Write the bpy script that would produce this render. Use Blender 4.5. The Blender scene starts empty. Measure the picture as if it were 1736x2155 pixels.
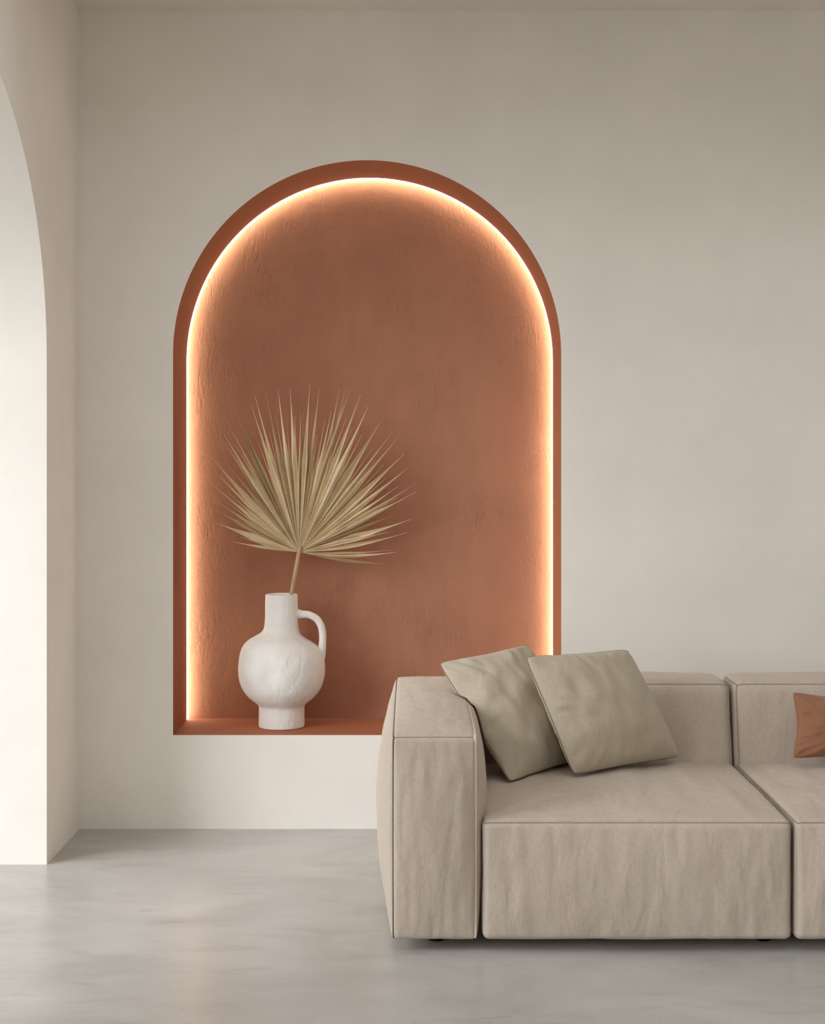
import bpy, bmesh, math, random
from mathutils import Vector, noise
random.seed(7)
PI = math.pi
C = bpy.context.scene.collection

# ---------------------------------------------------------------- measures (metres)
F = 2810.0            # focal length in pixels of the 1736-wide frame
CAM_Z, CAM_Y = 1.5, -5.587
HOR_X, HOR_Y = 868.0, 990.0
H = 3.425             # ceiling height
XL = -1.392           # left wall face
XR, YF = 3.9, -7.8    # right wall, wall behind the camera

def at(u, v, y):
    d = y - CAM_Y
    return Vector(((u - HOR_X) * d / F, y, CAM_Z - (v - HOR_Y) * d / F))

# ---------------------------------------------------------------- object helpers
def obj(name, bm, mat, parent=None, smooth=True):
    me = bpy.data.meshes.new(name)
    bmesh.ops.recalc_face_normals(bm, faces=bm.faces[:])
    bm.to_mesh(me); bm.free()
    if smooth:
        for p in me.polygons: p.use_smooth = True
    if mat: me.materials.append(mat)
    o = bpy.data.objects.new(name, me); C.objects.link(o)
    if parent: 
        o.parent = parent
        base = parent
        off = Vector()
        while base: off += base.location; base = base.parent
        me.transform(__import__('mathutils').Matrix.Translation(-off))
    return o

def tag(o, label, cat, group=None):
    o['label'] = label; o['category'] = cat
    if group: o['group'] = group
    return o

def thing(name, label, cat, loc, group=None):
    o = bpy.data.objects.new(name, None); C.objects.link(o)
    o.location = loc; o.empty_display_size = 0.1
    return tag(o, label, cat, group)

def struct(name, bm, mat, parent=None, smooth=False):
    o = obj(name, bm, mat, parent, smooth)
    if parent is None: o['kind'] = 'structure'
    return o

def poly(bm, pts):
    return bm.faces.new([bm.verts.new(p) for p in pts])

def box(bm, x0, x1, y0, y1, z0, z1):
    v = [bm.verts.new((x, y, z)) for x in (x0, x1) for y in (y0, y1) for z in (z0, z1)]
    for f in ((0,1,3,2),(4,6,7,5),(0,4,5,1),(2,3,7,6),(0,2,6,4),(1,5,7,3)):
        bm.faces.new([v[i] for i in f])

def tube(bm, pts, rad, n=10, cap=True):
    """sweep a circle of radius rad (number or list) along pts"""
    pts = [Vector(p) for p in pts]
    if not isinstance(rad, (list, tuple)): rad = [rad] * len(pts)
    rings, up = [], None
    for i, p in enumerate(pts):
        t = (pts[min(i+1, len(pts)-1)] - pts[max(i-1, 0)]).normalized()
        if up is None:
            up = Vector((0,0,1)) if abs(t.z) < .9 else Vector((1,0,0))
        a = (up - t * up.dot(t)).normalized(); b = t.cross(a); up = a
        rings.append([bm.verts.new(p + (a*math.cos(2*PI*k/n) + b*math.sin(2*PI*k/n)) * rad[i]) for k in range(n)])
    for r0, r1 in zip(rings, rings[1:]):
        for k in range(n):
            bm.faces.new((r0[k], r0[(k+1)%n], r1[(k+1)%n], r1[k]))
    if cap:
        bm.faces.new(rings[0][::-1]); bm.faces.new(rings[-1])

def catmull(P, n=8):
    P = [Vector(p) for p in P]
    Q = [2*P[0]-P[1]] + P + [2*P[-1]-P[-2]]
    out = []
    for i in range(1, len(Q)-2):
        a, b, c, d = Q[i-1:i+3]
        for k in range(n):
            t = k/n
            out.append(.5*((2*b) + (c-a)*t + (2*a-5*b+4*c-d)*t*t + (3*b-a-3*c+d)*t**3))
    out.append(P[-1]); return out

# ---------------------------------------------------------------- materials
def lin(r, g, b):
    f = lambda c: c/12.92 if c <= .04045 else ((c+.055)/1.055)**2.4
    return (f(r/255), f(g/255), f(b/255), 1)

class Mat:
    def __init__(s, name, rough=.8, spec=.3):
        s.m = bpy.data.materials.new(name); s.m.use_nodes = True
        s.t = s.m.node_tree; s.n = s.t.nodes; s.l = s.t.links
        s.b = s.n['Principled BSDF']
        s.b.inputs['Roughness'].default_value = rough
        s.b.inputs['Specular IOR Level'].default_value = spec
        s.tc = s.n.new('ShaderNodeTexCoord')
        s.bump = None
    def coord(s, scale=(1,1,1), src='Object', rot=(0,0,0)):
        mp = s.n.new('ShaderNodeMapping'); mp.inputs['Scale'].default_value = scale
        mp.inputs['Rotation'].default_value = rot
        s.l.new(s.tc.outputs[src], mp.inputs['Vector']); return mp.outputs['Vector']
    def noise(s, vec, scale=5, detail=4, rough=.5, dist=0):
        n = s.n.new('ShaderNodeTexNoise'); s.l.new(vec, n.inputs['Vector'])
        n.inputs['Scale'].default_value = scale; n.inputs['Detail'].default_value = detail
        n.inputs['Roughness'].default_value = rough; n.inputs['Distortion'].default_value = dist
        return n.outputs['Fac']
    def ramp(s, fac, stops):
        r = s.n.new('ShaderNodeValToRGB'); e = r.color_ramp.elements
        while len(e) < len(stops): e.new(.5)
        for k, (p, c) in enumerate(stops):
            e[k].position = p; e[k].color = c if len(c) == 4 else (*c, 1)
        s.l.new(fac, r.inputs['Fac']); return r.outputs['Color']
    def mix(s, fac, a, b, mode='MIX'):
        m = s.n.new('ShaderNodeMix'); m.data_type = 'RGBA'; m.blend_type = mode
        for i, v in ((0, fac), (6, a), (7, b)):
            if hasattr(v, 'is_linked') or hasattr(v, 'links'): s.l.new(v, m.inputs[i])
            else: m.inputs[i].default_value = v
        return m.outputs[2]
    def math(s, op, a, b=0.0):
        m = s.n.new('ShaderNodeMath'); m.operation = op
        for i, v in ((0, a), (1, b)):
            if isinstance(v, (int, float)): m.inputs[i].default_value = v
            else: s.l.new(v, m.inputs[i])
        return m.outputs[0]
    def color(s, v):
        if isinstance(v, tuple): s.b.inputs['Base Color'].default_value = v
        else: s.l.new(v, s.b.inputs['Base Color'])
        return s
    def addbump(s, h, dist, strength=1.0):
        b = s.n.new('ShaderNodeBump'); b.inputs['Distance'].default_value = dist
        b.inputs['Strength'].default_value = strength
        s.l.new(h, b.inputs['Height'])
        if s.bump: s.l.new(s.bump, b.inputs['Normal'])
        s.bump = b.outputs['Normal']; s.l.new(s.bump, s.b.inputs['Normal']); return s

def scale_c(c, k): return (c[0]*k, c[1]*k, c[2]*k, 1)

# plastered room walls: off-white with a barely visible mottle
WALL = (.80, .768, .715, 1)
def plaster(name, base, var=.04, bump=.0006):
    m = Mat(name, .9, .15)
    n = m.noise(m.coord((1,1,1)), 2.2, 5, .6)
    m.color(m.ramp(n, [(.3, scale_c(base, 1-var)), (.7, scale_c(base, 1+var))]))
    m.addbump(m.noise(m.coord((1,1,1)), 38, 4, .6), bump)
    m.addbump(m.noise(m.coord((1,1,1)), 3.0, 3, .5), .004)
    return m.m
M_wall = plaster('wall_plaster', WALL)
M_ceil = plaster('ceiling_plaster', (.75, .71, .65, 1))

# polished micro-cement floor
def floor_mat():
    m = Mat('polished_concrete', .28, .5)
    a = m.noise(m.coord((.8, 1.7, 1)), 1.6, 7, .62, .6)
    b = m.noise(m.coord((1.2, 4.6, 1), rot=(0,0,.2)), 3.0, 5, .58, .8)
    col = m.ramp(a, [(.30, (.36,.347,.325)), (.5, (.445,.431,.405)), (.70, (.52,.505,.48))])
    veins = m.ramp(b, [(.27, (.74,.73,.71)), (.43, (1,1,1)), (.80, (1.0,1.0,1.0))])
    col = m.mix(.7, col, veins, 'MULTIPLY')
    v = m.n.new('ShaderNodeTexVoronoi'); v.voronoi_dimensions = '2D'; v.inputs['Scale'].default_value = 6.0
    m.l.new(m.coord((1,1,0)), v.inputs['Vector'])
    dot = m.math('LESS_THAN', v.outputs['Distance'], .013)
    sep = m.n.new('ShaderNodeSeparateColor'); m.l.new(v.outputs['Color'], sep.inputs['Color'])
    pick = m.math('LESS_THAN', sep.outputs['Red'], .42)
    dot = m.math('MULTIPLY', dot, pick)
    col = m.mix(m.math('MULTIPLY', dot, .75), col, (.06,.05,.045,1))
    m.color(col)
    m.addbump(m.noise(m.coord((1,2.2,1)), 3.2, 2, .5), .0015); m.addbump(m.noise(m.coord((1,1,1)), 90, 3, .6), .0002)
    return m.m
M_floor = floor_mat()

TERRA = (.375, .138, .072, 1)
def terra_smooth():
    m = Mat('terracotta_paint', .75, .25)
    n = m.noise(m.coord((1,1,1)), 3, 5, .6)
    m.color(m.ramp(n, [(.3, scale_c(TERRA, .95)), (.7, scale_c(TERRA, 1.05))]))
    m.addbump(m.noise(m.coord((1,1,1)), 60, 3, .6), .0004)
    return m.m
def terra_rough():
    m = Mat('terracotta_troweled_plaster', .85, .2)
    n = m.noise(m.coord((1,1,1)), 2.0, 6, .62)
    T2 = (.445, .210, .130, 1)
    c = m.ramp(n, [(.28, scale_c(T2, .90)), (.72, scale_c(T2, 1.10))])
    c = m.mix(.35, c, m.ramp(m.noise(m.coord((2.4,1,.8)), 5, 6, .6), [(.3,(.82,.80,.78)),(.6,(1,1,1))]), 'MULTIPLY')
    m.color(c)
    # short trowel scratches, in patches
    sc = m.noise(m.coord((2.4,1,.55), rot=(0,-.45,0)), 30, 4, .55, .5)
    sc = m.ramp(sc, [(.36, (0,0,0)), (.47, (1,1,1)), (.56, (1,1,1)), (.66, (.35,.35,.35))])
    sc2 = m.noise(m.coord((2.6,1,.7), rot=(0,.5,0)), 15, 4, .5, 1.4)
    sc2 = m.ramp(sc2, [(.40, (0,0,0)), (.45, (1,1,1))])
    patch = m.ramp(m.noise(m.coord((1,1,1)), 5.0, 3, .5), [(.48, (0,0,0)), (.66, (1,1,1))])
    h = m.mix(patch, (1,1,1,1), sc)
    m.addbump(h, .0015)
    h2 = m.mix(patch, (1,1,1,1), sc2)
    m.addbump(h2, .0010)
    m.addbump(m.noise(m.coord((1,1,1)), 9, 5, .6), .005)
    m.addbump(m.noise(m.coord((1.3,1,.8)), 60, 5, .65), .0016)
    return m.m
M_terra = terra_smooth(); M_terra_rough = terra_rough()

def fabric(name, base, slub=.085, bump=.0012, crease=.0):
    m = Mat(name, .92, .12)
    m.b.inputs['Sheen Weight'].default_value = .15
    m.b.inputs['Sheen Roughness'].default_value = .5
    v = m.noise(m.coord((300, 300, 55)), 1, 3, .6)
    h = m.noise(m.coord((60, 60, 380)), 1, 3, .6)
    f = m.noise(m.coord((1,1,1)), 420, 2, .5)
    w = m.math('ADD', m.math('MULTIPLY', v, .5), m.math('MULTIPLY', h, .3))
    w = m.math('ADD', w, m.math('MULTIPLY', f, .2))
    col = m.ramp(w, [(.36, scale_c(base, 1-slub*1.7)), (.50, base), (.64, scale_c(base, 1+slub))])
    big = m.ramp(m.noise(m.coord((1,1,.5)), 5, 4, .6), [(.3,(.95,.94,.93)),(.7,(1,1,1))])
    m.color(m.mix(1.0, col, big, 'MULTIPLY'))
    m.addbump(w, bump)
    if crease:
        c = m.noise(m.coord((12, 12, 3.5)), 1, 2.5, .5, .6)
        m.addbump(c, crease)
    return m.m
LINEN = (.515, .445, .37, 1)
M_linen = fabric('sofa_linen', LINEN, crease=.009)
M_piping = fabric('linen_piping', scale_c(LINEN, .62), .06, .0004)  # linen darkened: seam groove shade put into the cord colour
M_shadepipe = fabric('groove_shade_piping', scale_c(LINEN, .22), .06, .0004)  # shadow of the armrest's outer seam groove, painted as a darker cord
M_litepipe = fabric('light_linen_piping', scale_c(LINEN, 1.5), .04, .0004)
M_pillow = fabric('olive_linen', (.485, .427, .335, 1), .07, .0007, .006)
M_pilpipe = fabric('olive_linen_piping', (.20, .165, .115, 1), .05, .0004)
M_rust = fabric('rust_cotton', (.30, .142, .082, 1), .08, .0007, .006)

def simple(name, col, rough, spec=.3):
    m = Mat(name, rough, spec); 
    n = m.noise(m.coord(), 20, 3)
    m.color(m.ramp(n, [(.3, scale_c(col,.93)), (.7, scale_c(col,1.07))])); return m.m
M_foot = simple('black_foot', (.012,.011,.010,1), .5)

def ceramic():
    m = Mat('white_rough_ceramic', .72, .25)
    n = m.noise(m.coord((1,1,1)), 7, 5, .6)
    m.color(m.ramp(n, [(.3, (.75,.73,.70)), (.62, (.83,.815,.79))]))
    st = m.noise(m.coord((3,3,1.2), rot=(.3,.7,0)), 12, 4, .5, .5)
    m.addbump(m.ramp(st, [(.35,(0,0,0)),(.60,(1,1,1))]), .0014)
    m.addbump(m.noise(m.coord(), 22, 4, .5), .0025)
    m.addbump(m.noise(m.coord(), 160, 3, .6), .0006)
    return m.m
M_vase = ceramic()

def dryleaf():
    m = Mat('dried_palm', .6, .35)
    g = m.n.new('ShaderNodeNewGeometry')
    c = m.ramp(g.outputs['Random Per Island'], [(0, (.44,.32,.18)), (.45, (.74,.60,.385)), (1, (.88,.75,.53))])
    n = m.ramp(m.noise(m.coord(), 9, 4, .55), [(.32, (.72,.66,.56)), (.6, (1,1,1))])
    f = m.ramp(m.noise(m.coord(), 150, 3, .6), [(.3,(.84,.81,.76)), (.7,(1,1,1))])
    c = m.mix(.55, c, n, 'MULTIPLY'); c = m.mix(.6, c, f, 'MULTIPLY')
    m.color(c); return m.m
def stemmat():
    m = Mat('dried_palm_stalk', .6, .3)
    n = m.noise(m.coord((1,1,.2)), 90, 4, .6)
    m.color(m.ramp(n, [(.3, (.42,.27,.15)), (.7, (.60,.43,.27))])); return m.m
M_leaf, M_stem = dryleaf(), stemmat()

def led():
    m = Mat('warm_led_diffuser', .5)
    m.color((.9,.8,.65,1))
    m.b.inputs['Emission Color'].default_value = (1.0, .90, .70, 1)
    m.b.inputs['Emission Strength'].default_value = 10.0
    return m.m
M_led = led()

# ---------------------------------------------------------------- room shell
NX0, NX1 = -1.002, .622           # niche opening
NXC, NR = (NX0+NX1)/2, (NX1-NX0)/2
NZ0, NSP = .3926, 2.798 - NR       # sill height and springing line
ND = .379                          # niche depth
ARC = 96
def niche_outline(off=0.0, n=ARC):
    """sill-left, up, over the arch, down to sill-right; moved inward by off"""
    r = NR - off
    pts = [(NXC - r, NZ0)]
    for k in range(13): 
        pass
    pts += [(NXC - r*math.cos(PI*k/n), NSP + r*math.sin(PI*k/n)) for k in range(n+1)]
    pts.append((NXC + r, NZ0))
    return pts

bm = bmesh.new()
out = niche_outline(); mid = 1 + ARC//2
WX0, WX1 = XL - .5, XR + .2
for y in (0.0, ND + .0):
    if y == 0.0:
        left = [(WX0, 0), (NXC, 0), (NXC, NZ0)] + out[:mid+1] + [(NXC, H), (WX0, H)]
        right = [(NXC, 0), (WX1, 0), (WX1, H), (NXC, H)] + out[mid:] + [(NXC, NZ0)]
        poly(bm, [(x, y, z) for x, z in left]); poly(bm, [(x, y, z) for x, z in right])
box(bm, WX0, WX1, ND + .02, ND + .12, -.1, H + .1)
bmesh.ops.remove_doubles(bm, verts=bm.verts[:], dist=1e-6)
bmesh.ops.triangulate(bm, faces=[f for f in bm.faces if len(f.verts) > 4])
wall_back = struct('wall_back', bm, M_wall)
wall_back['label'] = 'pale beige plastered back wall with the arched terracotta niche'

# niche lining (reveal and sill) and the rough back of the niche
bm = bmesh.new()
ring = out
a = [bm.verts.new((x, 0, z)) for x, z in ring]; b = [bm.verts.new((x, ND, z)) for x, z in ring]
for k in range(len(ring)-1): bm.faces.new((a[k], a[k+1], b[k+1], b[k]))
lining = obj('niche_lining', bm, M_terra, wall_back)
for p in lining.data.polygons: p.use_smooth = False
for e in (0,): pass
bm = bmesh.new()
poly(bm, [(NX0, 0, NZ0), (NX1, 0, NZ0), (NX1, ND, NZ0), (NX0, ND, NZ0)])
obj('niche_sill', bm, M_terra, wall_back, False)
bm = bmesh.new()
poly(bm, [(x, ND, z) for x, z in ring])
bmesh.ops.triangulate(bm, faces=bm.faces[:])
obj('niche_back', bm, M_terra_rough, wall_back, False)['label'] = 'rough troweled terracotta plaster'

# left wall: a thick wall with a tall arch open to daylight
AR, ASP, AY0 = 1.0, 1.93, -.505       # radius, springing height, near-wall jamb
def left_outline():
    pts = [(.1, 0), (AY0, 0)]
    for y0 in ARCHES:
        if y0 != AY0: pts.append((y0, 0))
        pts += [(y0 - AR + AR*math.cos(PI*k/72), ASP + AR*math.sin(PI*k/72)) for k in range(73)]
        pts.append((y0 - 2*AR, 0))
    pts += [(YF, 0), (YF, H), (.1, H)]
    return pts
ARCHES = [AY0, -3.0]  # second arch is unseen, added to bring light onto the sofa front
bm = bmesh.new()
f = poly(bm, [(XL, y, z) for y, z in left_outline()])
g = bmesh.ops.extrude_face_region(bm, geom=[f])
bmesh.ops.translate(bm, verts=[v for v in g['geom'] if isinstance(v, bmesh.types.BMVert)], vec=(-.40, 0, 0))
bmesh.ops.triangulate(bm, faces=[f for f in bm.faces if len(f.verts) > 4])
struct('wall_left', bm, M_wall)

bm = bmesh.new(); box(bm, XL - 9, XR + .3, YF - 6, .35, -.12, 0); struct('floor', bm, M_floor)
# ceiling; unseen skylight opening added to light the seating from above
SK = (-1.2, 2.4, -4.2, -1.2)       # x0, x1, y0, y1
bm = bmesh.new()
cx0, cx1, cy0, cy1 = XL - .4, XR + .2, YF - .2, .5
box(bm, cx0, SK[0], cy0, cy1, H, H + .15); box(bm, SK[1], cx1, cy0, cy1, H, H + .15)
box(bm, SK[0], SK[1], cy0, SK[2], H, H + .15); box(bm, SK[0], SK[1], SK[3], cy1, H, H + .15)
for q in ((SK[0]-.1, SK[0], SK[2]-.1, SK[3]+.1), (SK[1], SK[1]+.1, SK[2]-.1, SK[3]+.1), (SK[0], SK[1], SK[2]-.1, SK[2]), (SK[0], SK[1], SK[3], SK[3]+.1)):
    box(bm, *q, H + .15, H + .85)
struct('ceiling', bm, M_ceil)
# unseen overhang added outside the arches to cut sky light on the jamb
bm = bmesh.new(); box(bm, XL - 1.9, XL - .41, YF - .2, 2.5, 3.16, 3.30); struct('added_overhang', bm, M_wall)
bm = bmesh.new(); box(bm, XR, XR + .2, YF - .2, .1, 0, H); struct('wall_right', bm, M_wall)
# wall behind the camera; its unseen window opening is added for front fill
FW = (1.4, 3.2, .25, 3.0)        # x0, x1, z0, z1
bm = bmesh.new()
box(bm, XL - .4, FW[0], YF - .2, YF, 0, H); box(bm, FW[1], XR, YF - .2, YF, 0, H)
box(bm, FW[0], FW[1], YF - .2, YF, 0, FW[2]); box(bm, FW[0], FW[1], YF - .2, YF, FW[3], H)
struct('wall_front', bm, M_wall)

# ---------------------------------------------------------------- LED strip round the niche
bm = bmesh.new()
o0 = niche_outline(.0005); o1 = niche_outline(.0015)
y0, y1 = ND - .040, ND - .001
rings = []
for (xa, za), (xb, zb) in zip(o0, o1):
    za2 = max(za, NZ0 + .001); zb2 = max(zb, NZ0 + .001)
    rings.append([bm.verts.new(p) for p in ((xa, y0, za2), (xb, y0, zb2), (xb, y1, zb2), (xa, y1, za2))])
for r0, r1 in zip(rings, rings[1:]):
    for k in range(4): bm.faces.new((r0[k], r0[(k+1)%4], r1[(k+1)%4], r1[k]))
bm.faces.new(rings[0]); bm.faces.new(rings[-1][::-1])
tag(obj('led_strip', bm, M_led, None, False), 'thin glowing warm light strip following the arch inside the terracotta niche', 'light strip')

# ---------------------------------------------------------------- vase
VC = Vector((-.5657, .184, NZ0))
def vr(c): return c / 3.338 / 486.3
def vz(v): return CAM_Z - ((v/3.338 + 1200) - HOR_Y) / 486.3
prof = [(0, None), (150, None), (157, 1128), (160, 1115), (160, 1050), (160, 985), (161, 955), (170, 938), (194, 918), (234, 884), (272, 832),
        (296, 765), (305, 690), (298, 605), (275, 535), (236, 491), (186, 461), (145, 436), (124, 405), (116, 350), (114, 260), (113, 190), (112, 172)]
bm = bmesh.new()
P = []
for r, v in prof[2:]: P.append(Vector((vr(r), 0, vz(v))))
# the foot's lower edge is measured on its near side; bring it to the sill
zb = NZ0
zw = vz(955)
for p in P:
    if p.z < zw: p.z = zb + .002 + (p.z - vz(1128)) * (zw - zb - .002) / (zw - vz(1128))
outer = catmull(P, 5)
top = outer[-1]
rim = [Vector((top.x - .003, 0, top.z + .0035)), Vector((top.x - .009, 0, top.z + .003)), Vector((top.x - .013, 0, top.z - .004))]
inner = [Vector((max(p.x - .014, .01), 0, p.z)) for p in reversed(outer[10:]) if p.z < top.z - .006]
base = [Vector((.02, 0, zb + .0005)), Vector((P[0].x - .008, 0, zb + .0005))]
line = base + outer + rim + inner[::2]
NS = 96
rings = []
sh0, sh1 = vz(640), vz(330)
for p in line:
    ring_ = []
    for k in range(NS):
        ph = 2*PI*k/NS
        c = math.cos(ph)
        z = p.z
        s = max(0., min(1., (z - sh0)/(sh1 - sh0))); s = math.sin(PI*s)**1.2
        if c > 0: z = z - .019 * s * c**1.5
        q = Vector((math.cos(ph), math.sin(ph), 0)) * p.x
        n1 = noise.noise(Vector((q.x*7, q.y*7, z*7 + 3.1)))
        n2 = noise.noise(Vector((q.x*19, q.y*19, z*19)))
        w = min(1, max(0, (z - zb - .02)/.05))
        k2 = 1 + (n1*.018 + n2*.006) * w
        # a shallow thumb dent on the near side of the belly
        dn = math.exp(-(((q.x + .035)/.035)**2 + ((z - vz(700))/.06)**2)) if q.y < 0 and p.x > .12 else 0
        q *= k2
        q.y += .012 * dn
        q.y *= .92
        ring_.append(bm.verts.new((VC.x + q.x, VC.y + q.y, z)))
    rings.append(ring_)
for r0, r1 in zip(rings, rings[1:]):
    for k in range(NS): bm.faces.new((r0[k], r0[(k+1)%NS], r1[(k+1)%NS], r1[k]))
bm.faces.new(rings[0]); bm.faces.new(rings[-1])
vase = thing('ceramic_vase', 'rough white ceramic jug vase with one handle standing on the niche sill', 'vase', VC)
obj('body', bm, M_vase, vase)
bm = bmesh.new()
hp = [(932, 305, 40), (962, 306, 33), (990, 308, 27), (1035, 312, 25), (1085, 338, 25), (1117, 385, 25), (1130, 445, 25), (1129, 515, 26), (1117, 590, 34), (1085, 665, 50)]
pts = catmull([(VC.x + vr(u - 842.5), VC.y, vz(v)) for u, v, r in hp], 6)
rr = catmull([(vr(r), 0, 0) for u, v, r in hp], 6)
tube(bm, pts, [q.x for q in rr], 20)
obj('handle', bm, M_vase, vase)

# ---------------------------------------------------------------- dried palm leaf
LY = .188
def lp(cx, cy, y=LY): return at(420 + cx/3.472, 780 + cy/3.472, y)
hub = lp(728, 1325)
tips = [(217,1243,-14),(122,1110,-10),(95,1005,-18),(103,932,-16),(83,820,-16),(105,735,-10),(78,625,-14),(160,505,6),(168,450,-6),(215,395,-6),(243,268,-8),(383,255,4),
        (403,185,-4),(485,165,2),(573,140,0),(660,125,0),(700,330,0),(735,300,0),(760,290,0),(808,90,4),(875,120,6),(915,360,8),(965,300,14),(1022,130,40),(1062,150,30),(1095,110,8),(1108,140,-34),(1175,180,10),(1235,260,14),
        (1337,350,12),(1412,445,14),(1447,492,10),(1497,605,14),(1530,705,12),(1578,825,26),(1587,880,20),(1487,940,-20),(1545,1085,26),(1520,1182,46),
        (1390,1180,-16),(1435,1328,52),(1400,1310,34),(1375,1414,26)]
def tip_angle(k):
    q = lp(tips[k][0], tips[k][1]) - hub
    return math.atan2(q.z, q.x)
pleats = []                                   # tip, bend, angular share, shortening
for i, (tx, tz, bend) in enumerate(tips):
    a0, a1 = tip_angle(max(i-1, 0)), tip_angle(min(i+1, len(tips)-1))
    da = abs(a1 - a0)
    if da > PI: da = 2*PI - da
    da = min(max(da/2, .07), .17)
    pleats.append((lp(tx, tz), bend, da, 0))
    if i + 1 < len(tips):                     # a shorter pleat half hidden between two long ones
        nx = tips[i+1]
        f = random.uniform(.40, .60)
        p0, p1 = lp(tx, tz), lp(nx[0], nx[1])
        mid_ = hub + ((p0*(1-f) + p1*f) - hub) * random.uniform(.74, .88)
        gap = abs(tip_angle(i+1) - tip_angle(i))
        if gap > PI: gap = 2*PI - gap
        if gap > .05: pleats.append((mid_, (bend + nx[2])/2, min(max(gap*.6, .05), .12), 1))
bm = bmesh.new()
for i, (tip, bend, da, short) in enumerate(pleats):
    d = tip - hub; L = d.length; d.normalize()
    side = Vector((-d.z, 0, d.x))             # in the leaf's plane, anticlockwise seen from the room
    wmax = .5 * da * .46 * L * random.uniform(.95, 1.15)
    fold = random.uniform(1.0, 1.9) * (1 if random.random() < .8 else -1)
    tw = random.uniform(-.35, .35)
    back = .010 if short else 0
    lift = random.uniform(-.012, .006) + back; curl = random.uniform(-.03, .022)
    peak = random.uniform(.48, .58)
    N = 26
    prev = None
    for k in range(N+1):
        t = k/N
        c = hub + d * (t*L) - side * (bend/3.472/486.3) * (2*t*(1-t))
        c.y += lift * math.sin(PI*min(t*1.6, 1)/2) + curl * t*t - .012*math.sin(PI*t)
        if t < peak: w = wmax * max(.05, (t/peak)**1.08)
        else:
            q = (t-peak)/(1-peak)
            w = wmax * (.74*(1-q)**1.9 + .26*(1-q))
        w = max(w, .0003 + .0009*(1-t))
        ca, sa = math.cos(tw*t), math.sin(tw*t)
        e = side*ca + Vector((0,1,0))*sa
        nn = Vector((0,-1,0))*ca + side*sa
        ridge = w * fold
        row = [c + e*w + nn*(-ridge*.5), c + nn*(ridge*.5), c - e*w + nn*(-ridge*.5)]
        row = [bm.verts.new(p) for p in row]
        if prev:
            for j in range(2): bm.faces.new((prev[j], prev[j+1], row[j+1], row[j]))
        prev = row
stem_top = lp(731, 1300, LY - .010)
st0 = at(613, 1252, .184)
leaf = thing('dried_palm_leaf', 'dried tan fan palm leaf standing in the white vase', 'dried leaf', (hub.x, hub.y, st0.z - .2))
lb = obj('leaf_blade', bm, M_leaf, leaf, False)
sol = lb.modifiers.new('thickness', 'SOLIDIFY'); sol.thickness = .0007; sol.offset = 0
bm = bmesh.new()
dirn = (st0 - stem_top)
pts = catmull([stem_top - dirn*.06, stem_top, stem_top + dirn*.35, stem_top + dirn*.7, st0, st0 + dirn*.5, st0 + dirn*1.1 + Vector((-.004, 0, 0))], 5)
n = len(pts)
tube(bm, pts, [.0035 + .0045*min(1, i/6) + .0012*i/n for i in range(n)], 12)
obj('stem', bm, M_stem, leaf)

# ---------------------------------------------------------------- sofa
def cushion(dims, r, bulge, warp=None, crease=0., seed=0., N=44):
    """map from the cube surface to a stuffed block with stitched edges"""
    x0, x1, y0, y1, z0, z1 = dims
    c = Vector(((x0+x1)/2, (y0+y1)/2, (z0+z1)/2)); h = Vector(((x1-x0)/2, (y1-y0)/2, (z1-z0)/2))
    def fmap(q, face=None):
        p = Vector((q[0]*h.x, q[1]*h.y, q[2]*h.z))
        inn = Vector([max(-h[i]+r, min(h[i]-r, p[i])) for i in range(3)])
        d = p - inn
        if d.length > 1e-9: p = inn + d.normalized()*r
        for ax, nm in ((0, 'x'), (1, 'y'), (2, 'z')):
            if abs(abs(q[ax]) - 1) < 1e-9:
                o = [i for i in range(3) if i != ax]
                wgt = max(0, 1-q[o[0]]**2)**.62 * max(0, 1-q[o[1]]**2)**.62
                key = nm + ('+' if q[ax] > 0 else '-')
                amt = bulge.get(key, 0.) * wgt
                if crease and wgt > 0:
                    pw = p + c
                    if ax == 2: nz = Vector((pw.x*13, pw.y*4, seed))
                    else: nz = Vector(((pw.x+pw.y)*26, seed, pw.z*6))
                    nz2 = Vector((nz.x*2.1 + 7, nz.y*1.5, nz.z*1.6))
                    w2 = min(1, wgt*2.2)
                    if ax == 1:                          # gathers below the top seam
                        dz = (1 - q[2]) * h.z
                        amt += crease * .8 * min(1, wgt*4) * math.exp(-dz/.07) * noise.noise(Vector((pw.x*34, seed+5, pw.z*5)))
                    amt += crease * w2 * (noise.noise(nz) + .55*noise.noise(nz2))
                p[ax] += amt * (1 if q[ax] > 0 else -1)
        p = p + c
        return warp(p) if warp else p
    bm = bmesh.new()
    G = [math.sin(PI/2*(-1 + 2*i/N)) for i in range(N+1)]
    for ax in range(3):
        o = [i for i in range(3) if i != ax]
        for sg in (-1., 1.):
            grid = []
            for a in G:
                row = []
                for b in G:
                    q = [0, 0, 0]; q[ax] = sg; q[o[0]] = a; q[o[1]] = b
                    row.append(bm.verts.new(fmap(q)))
                grid.append(row)
            for i in range(N):
                for j in range(N):
                    bm.faces.new((grid[i][j], grid[i+1][j], grid[i+1][j+1], grid[i][j+1]))
    bmesh.ops.remove_doubles(bm, verts=bm.verts[:], dist=1e-6)
    return bm, fmap

def edge_path(fmap, corners, n=26):
    pts = []
    for a, b in zip(corners, corners[1:]):
        for k in range(n):
            t = math.sin(PI/2*k/n)**2
            q = [a[i] + (b[i]-a[i])*t for i in range(3)]
            pts.append(fmap(q))
    pts.append(fmap(corners[-1]))
    # push the cord a little out of the seam
    clean = [pts[0]]
    for p in pts[1:]:
        if (p - clean[-1]).length > .0015: clean.append(p)
    return clean

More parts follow.
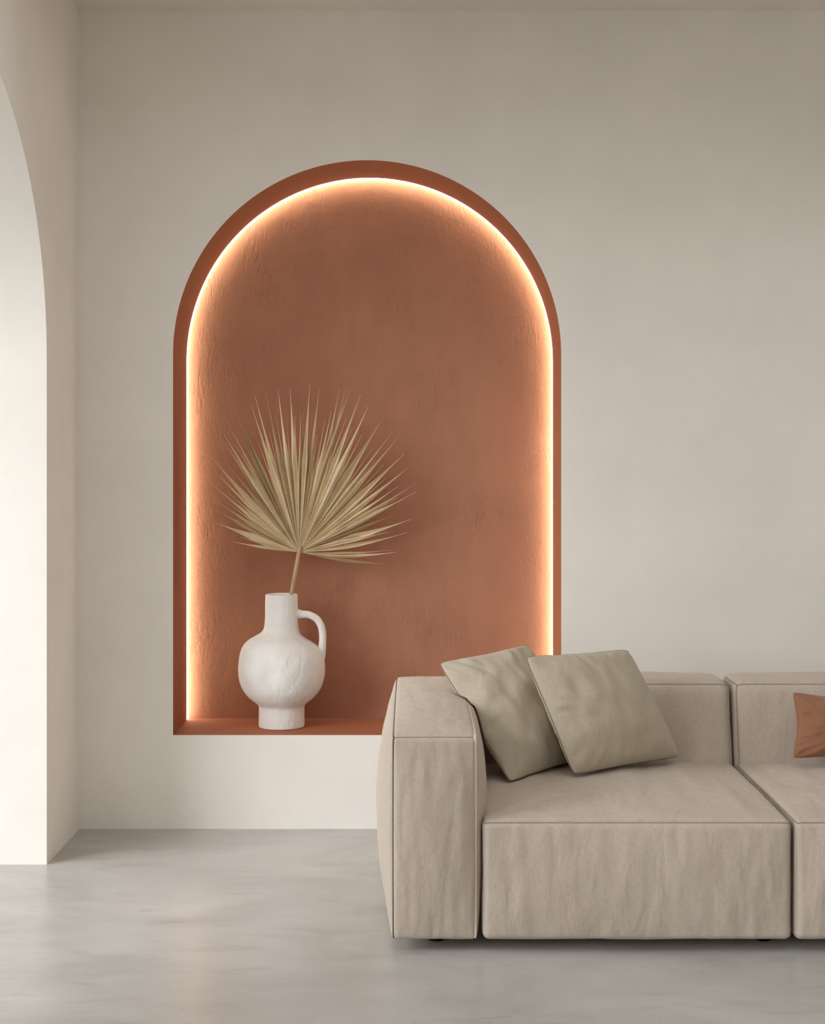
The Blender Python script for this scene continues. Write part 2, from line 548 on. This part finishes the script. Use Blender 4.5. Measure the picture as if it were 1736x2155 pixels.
SF, SB = -1.429, -.409       # front and rear of the sofa
Z0 = .036
sofa = thing('sofa', 'beige linen modular sofa with block armrest on the concrete floor', 'sofa', (.65, (SF+SB)/2, 0))
def seam(parent, fmap, paths, rad=.0028, mat=M_piping):
    bm = bmesh.new()
    for p in paths: tube(bm, edge_path(fmap, p), rad, 8)
    return obj('piping', bm, mat, parent)

# armrest
def arm_warp(p):
    t = (p.y - SF)/(SB - SF); u = max(0, (p.z - Z0)/(.672 - Z0))
    p.z += .028 * t * u
    k = math.sin(PI*min(1, max(0, u)))
    return p
bm, fm = cushion((-.064, .2005, SF, SB, Z0, .672), .016, {'x-': .060, 'x+': .056, 'y-': .028, 'z+': .024, 'z-': .0}, arm_warp, .0035, 1.3)
arm = obj('armrest', bm, M_linen, sofa)
seam(arm, fm, [[(-1,1,-1),(-1,1,1),(-1,-1,1),(-1,-1,-1)]], .0034, M_shadepipe)['label'] = 'outer seam cord coloured dark as groove shade'
seam(arm, fm, [[(1,1,1),(1,-1,1),(1,-1,-1)]], 0.0048, M_litepipe)['label'] = 'pale inner seam cord'
seam(arm, fm, [[(-1,-1,1),(1,-1,1)]], .0022)
# seats and backrests
SX = [(.2185, 1.1815), (1.1905, 2.1535)]
for k, (a, b) in enumerate(SX):
    def seat_warp(p):
        t = (p.y - SF)/(-.647 - SF); u = max(0, (p.z - Z0)/(.41 - Z0))
        p.z += .012 * t * u
        return p
    bm, fm = cushion((a, b, SF - .004, -.645, Z0, .408), .022, {'y-': .032, 'z+': .036, 'x-': .002, 'x+': .002}, seat_warp, .0052, 4.7 + 3*k, 84)
    st = obj('seat', bm, M_linen, sofa)
    seam(st, fm, [[(-1,1,1),(-1,-1,1),(1,-1,1),(1,1,1)], [(1,-1,1),(1,-1,-1)]])
    def back_warp(p):
        p.y += .055 * max(0, (p.z - .42)/.3)
        return p
    bm, fm = cushion((a + (.02 if k == 0 else .001), b - .001, -.684, SB - .055, .43 - .35, .716), .040, {'y-': .018, 'z+': .014, 'x+': .002, 'x-': .002}, back_warp, .003, 9.1 + 2*k)
    bk = obj('backrest', bm, M_linen, sofa)
    seam(bk, fm, [[(-1,-1,-.2),(-1,-1,1),(1,-1,1),(1,-1,-.2)], [(-1,1,1),(-1,-1,1)], [(1,1,1),(1,-1,1)]])
# short dark feet
for x, y in ((.075, SF + .12), (.075, SB - .1), (1.12, SF + .12), (1.12, SB - .1), (2.08, SF + .12), (2.08, SB - .1)):
    bm = bmesh.new()
    tube(bm, [(x, y, 0), (x, y, .012), (x, y, .05)], [.026, .028, .032], 24)
    obj('foot', bm, M_foot, sofa)

# ---------------------------------------------------------------- pillows
from mathutils.bvhtree import BVHTree
SOLID = []
for part in [arm] + [o for o in C.objects if o.name.split('.')[0] in ('seat', 'backrest')]:
    off = part.parent.location + part.location
    SOLID.append(BVHTree.FromPolygons([v.co + off for v in part.data.vertices], [p.vertices[:] for p in part.data.polygons]))
def push(p, gap):
    """cloth gives way: a point that would lie inside the sofa or another pillow is moved to its surface"""
    for _ in range(3):
        moved = False
        for t in SOLID:
            loc, nor, idx, dist = t.find_nearest(p)
            if loc is not None and ((p - loc).dot(nor) < 0 or dist < gap) and dist < .16:
                s_ = (p - loc).dot(nor)
                if s_ < gap: p = loc + nor*(gap + .0003); moved = True
        if not moved: break
    return p
def pillow(name, label, group, TL, TR, BR, BL, T, mat, pipe, seed, inward=.03, wr=.006, N=56):
    cs = [Vector(c) for c in (TL, TR, BR, BL)]
    cen = sum(cs, Vector())/4
    nrm = ((cs[1]-cs[0]).cross(cs[3]-cs[0])).normalized()   # away from the room's camera side
    if nrm.y > 0: nrm = -nrm                                 # front side looks into the room
    root = thing(name, label, 'pillow', (cen.x, cen.y, min(c.z for c in cs)), group)
    def base(s, t):                                          # s,t in -1..1
        a, b = (s+1)/2, (t+1)/2
        p = (cs[0]*(1-a) + cs[1]*a)*b + (cs[3]*(1-a) + cs[2]*a)*(1-b)
        # sides drawn in a little between the corners
        p += (cen - p) * inward * ((1-t*t)*s**4 + (1-s*s)*t**4)
        p += (cen - p) * .035 * (s*t)**8                     # blunt corners
        return p
    def hgt(s, t, sg):
        h = (max(0, 1-s*s)**.42) * (max(0, 1-t*t)**.42)
        r = math.hypot(s, t)
        fold = noise.noise(Vector((s*2.2 + seed, t*2.2, sg*3.))) + .6*noise.noise(Vector((s*5.+seed, t*5.*.6, sg*2.)))
        e = max(abs(s), abs(t))
        # gathers running in from the seams
        ga = math.atan2(t, s)
        gath = noise.noise(Vector((ga*9 + seed, r*1.2, sg))) * max(0, e-.35) * min(1, (1-e)*9)
        h = .62*h + .38*(1-s*s)*(1-t*t)
        return T*.56*h + wr*fold*min(1, h*1.6) + wr*1.7*gath
    bm = bmesh.new()
    G = [math.sin(PI/2*(-1 + 2*i/N)) for i in range(N+1)]
    for sg in (1, -1):
        grid = [[bm.verts.new(push(base(s, t) + nrm*sg*hgt(s, t, sg), .007)) for t in G] for s in G]
        for i in range(N):
            for j in range(N): bm.faces.new((grid[i][j], grid[i+1][j], grid[i+1][j+1], grid[i][j+1]))
    bmesh.ops.remove_doubles(bm, verts=bm.verts[:], dist=1e-6)
    own = BVHTree.FromBMesh(bm)
    cv = obj('cover', bm, mat, root)
    bm = bmesh.new()
    loop = []
    for a, b in (((-1,-1),(1,-1)), ((1,-1),(1,1)), ((1,1),(-1,1)), ((-1,1),(-1,-1))):
        for k in range(24):
            f = k/24; loop.append(push(base(a[0]+(b[0]-a[0])*f, a[1]+(b[1]-a[1])*f), .0098))
    loop.append(loop[0])
    tube(bm, loop, .0022, 8, False)
    obj('piping', bm, pipe, cv)
    SOLID.append(own)
    return root
G2 = None
pillow('throw_pillow', 'olive beige linen pillow slumped into the corner over the sofa armrest', G2,
       at(921, 1394, -.830), at(1112, 1355, -.640), at(1248, 1592, -.720), at(1073, 1650, -1.05), .185, M_pillow, M_pilpipe, 1.7, .045, .014)
pillow('throw_pillow', 'olive beige linen pillow leaning in front of the slumped one, nearer the seat middle', G2,
       at(1103, 1381, -.935), at(1322, 1366, -.715), at(1433, 1593, -.765), at(1206, 1632, -1.02), .185, M_pillow, M_pilpipe, 6.2, .03, .011)
pillow('throw_pillow', 'small rust brown pillow against the second backrest of the sofa', G2,
       at(1667, 1456, -.79), at(1890, 1476, -.75), at(1892, 1598, -.81), at(1667, 1596, -.85), .13, M_rust, M_rust, 11.4, .10, .010)

# ---------------------------------------------------------------- daylight
w = bpy.data.worlds.new('overcast_sky'); bpy.context.scene.world = w; w.use_nodes = True
bgn = w.node_tree.nodes['Background']
bgn.inputs['Color'].default_value = (1.0, 1.0, 1.0, 1)
bgn.inputs['Strength'].default_value = 1.35
# hazy sun standing beyond the arches
sl = bpy.data.lights.new('hazy_sun', 'SUN'); sl.energy = 3.2; sl.angle = math.radians(40); sl.color = (.985, 1.0, 1.03)
so = bpy.data.objects.new('hazy_sun', sl); C.objects.link(so)
so.rotation_euler = Vector((1.0, .62, -.50)).to_track_quat('-Z', 'Y').to_euler()
def portal(name, loc, rot, sx, sy):
    l = bpy.data.lights.new(name, 'AREA'); l.shape = 'RECTANGLE'; l.size = sx; l.size_y = sy
    l.cycles.is_portal = True
    o = bpy.data.objects.new(name, l); C.objects.link(o); o.location = loc; o.rotation_euler = rot
for y0 in ARCHES:
    portal('arch_daylight', (XL - .42, y0 - AR, 1.47), (0, -PI/2, 0), 2.94, 2*AR)


portal('added_window_portal', ((FW[0]+FW[1])/2, YF - .22, (FW[2]+FW[3])/2), (PI/2, 0, 0), FW[1]-FW[0], FW[3]-FW[2])
portal('added_skylight_portal', ((SK[0]+SK[1])/2, (SK[2]+SK[3])/2, H + .86), (0, 0, 0), SK[1]-SK[0], SK[3]-SK[2])
# ---------------------------------------------------------------- camera
cd = bpy.data.cameras.new('camera'); cam = bpy.data.objects.new('camera', cd); C.objects.link(cam)
cam.location = (0, CAM_Y, CAM_Z); cam.rotation_euler = (PI/2, 0, 0)
cd.sensor_fit = 'HORIZONTAL'; cd.sensor_width = 36; cd.lens = 36*F/1736
cd.shift_y = -(1077.5 - HOR_Y)/1736; cd.clip_start = .05
sc = bpy.context.scene
sc.camera = cam
sc.view_settings.view_transform = 'Standard'; sc.view_settings.look = 'None'
sc.view_settings.exposure = 0.07; sc.view_settings.gamma = 1.0
sc.cycles.max_bounces = 16; sc.cycles.diffuse_bounces = 10
sc.cycles.use_denoising = True
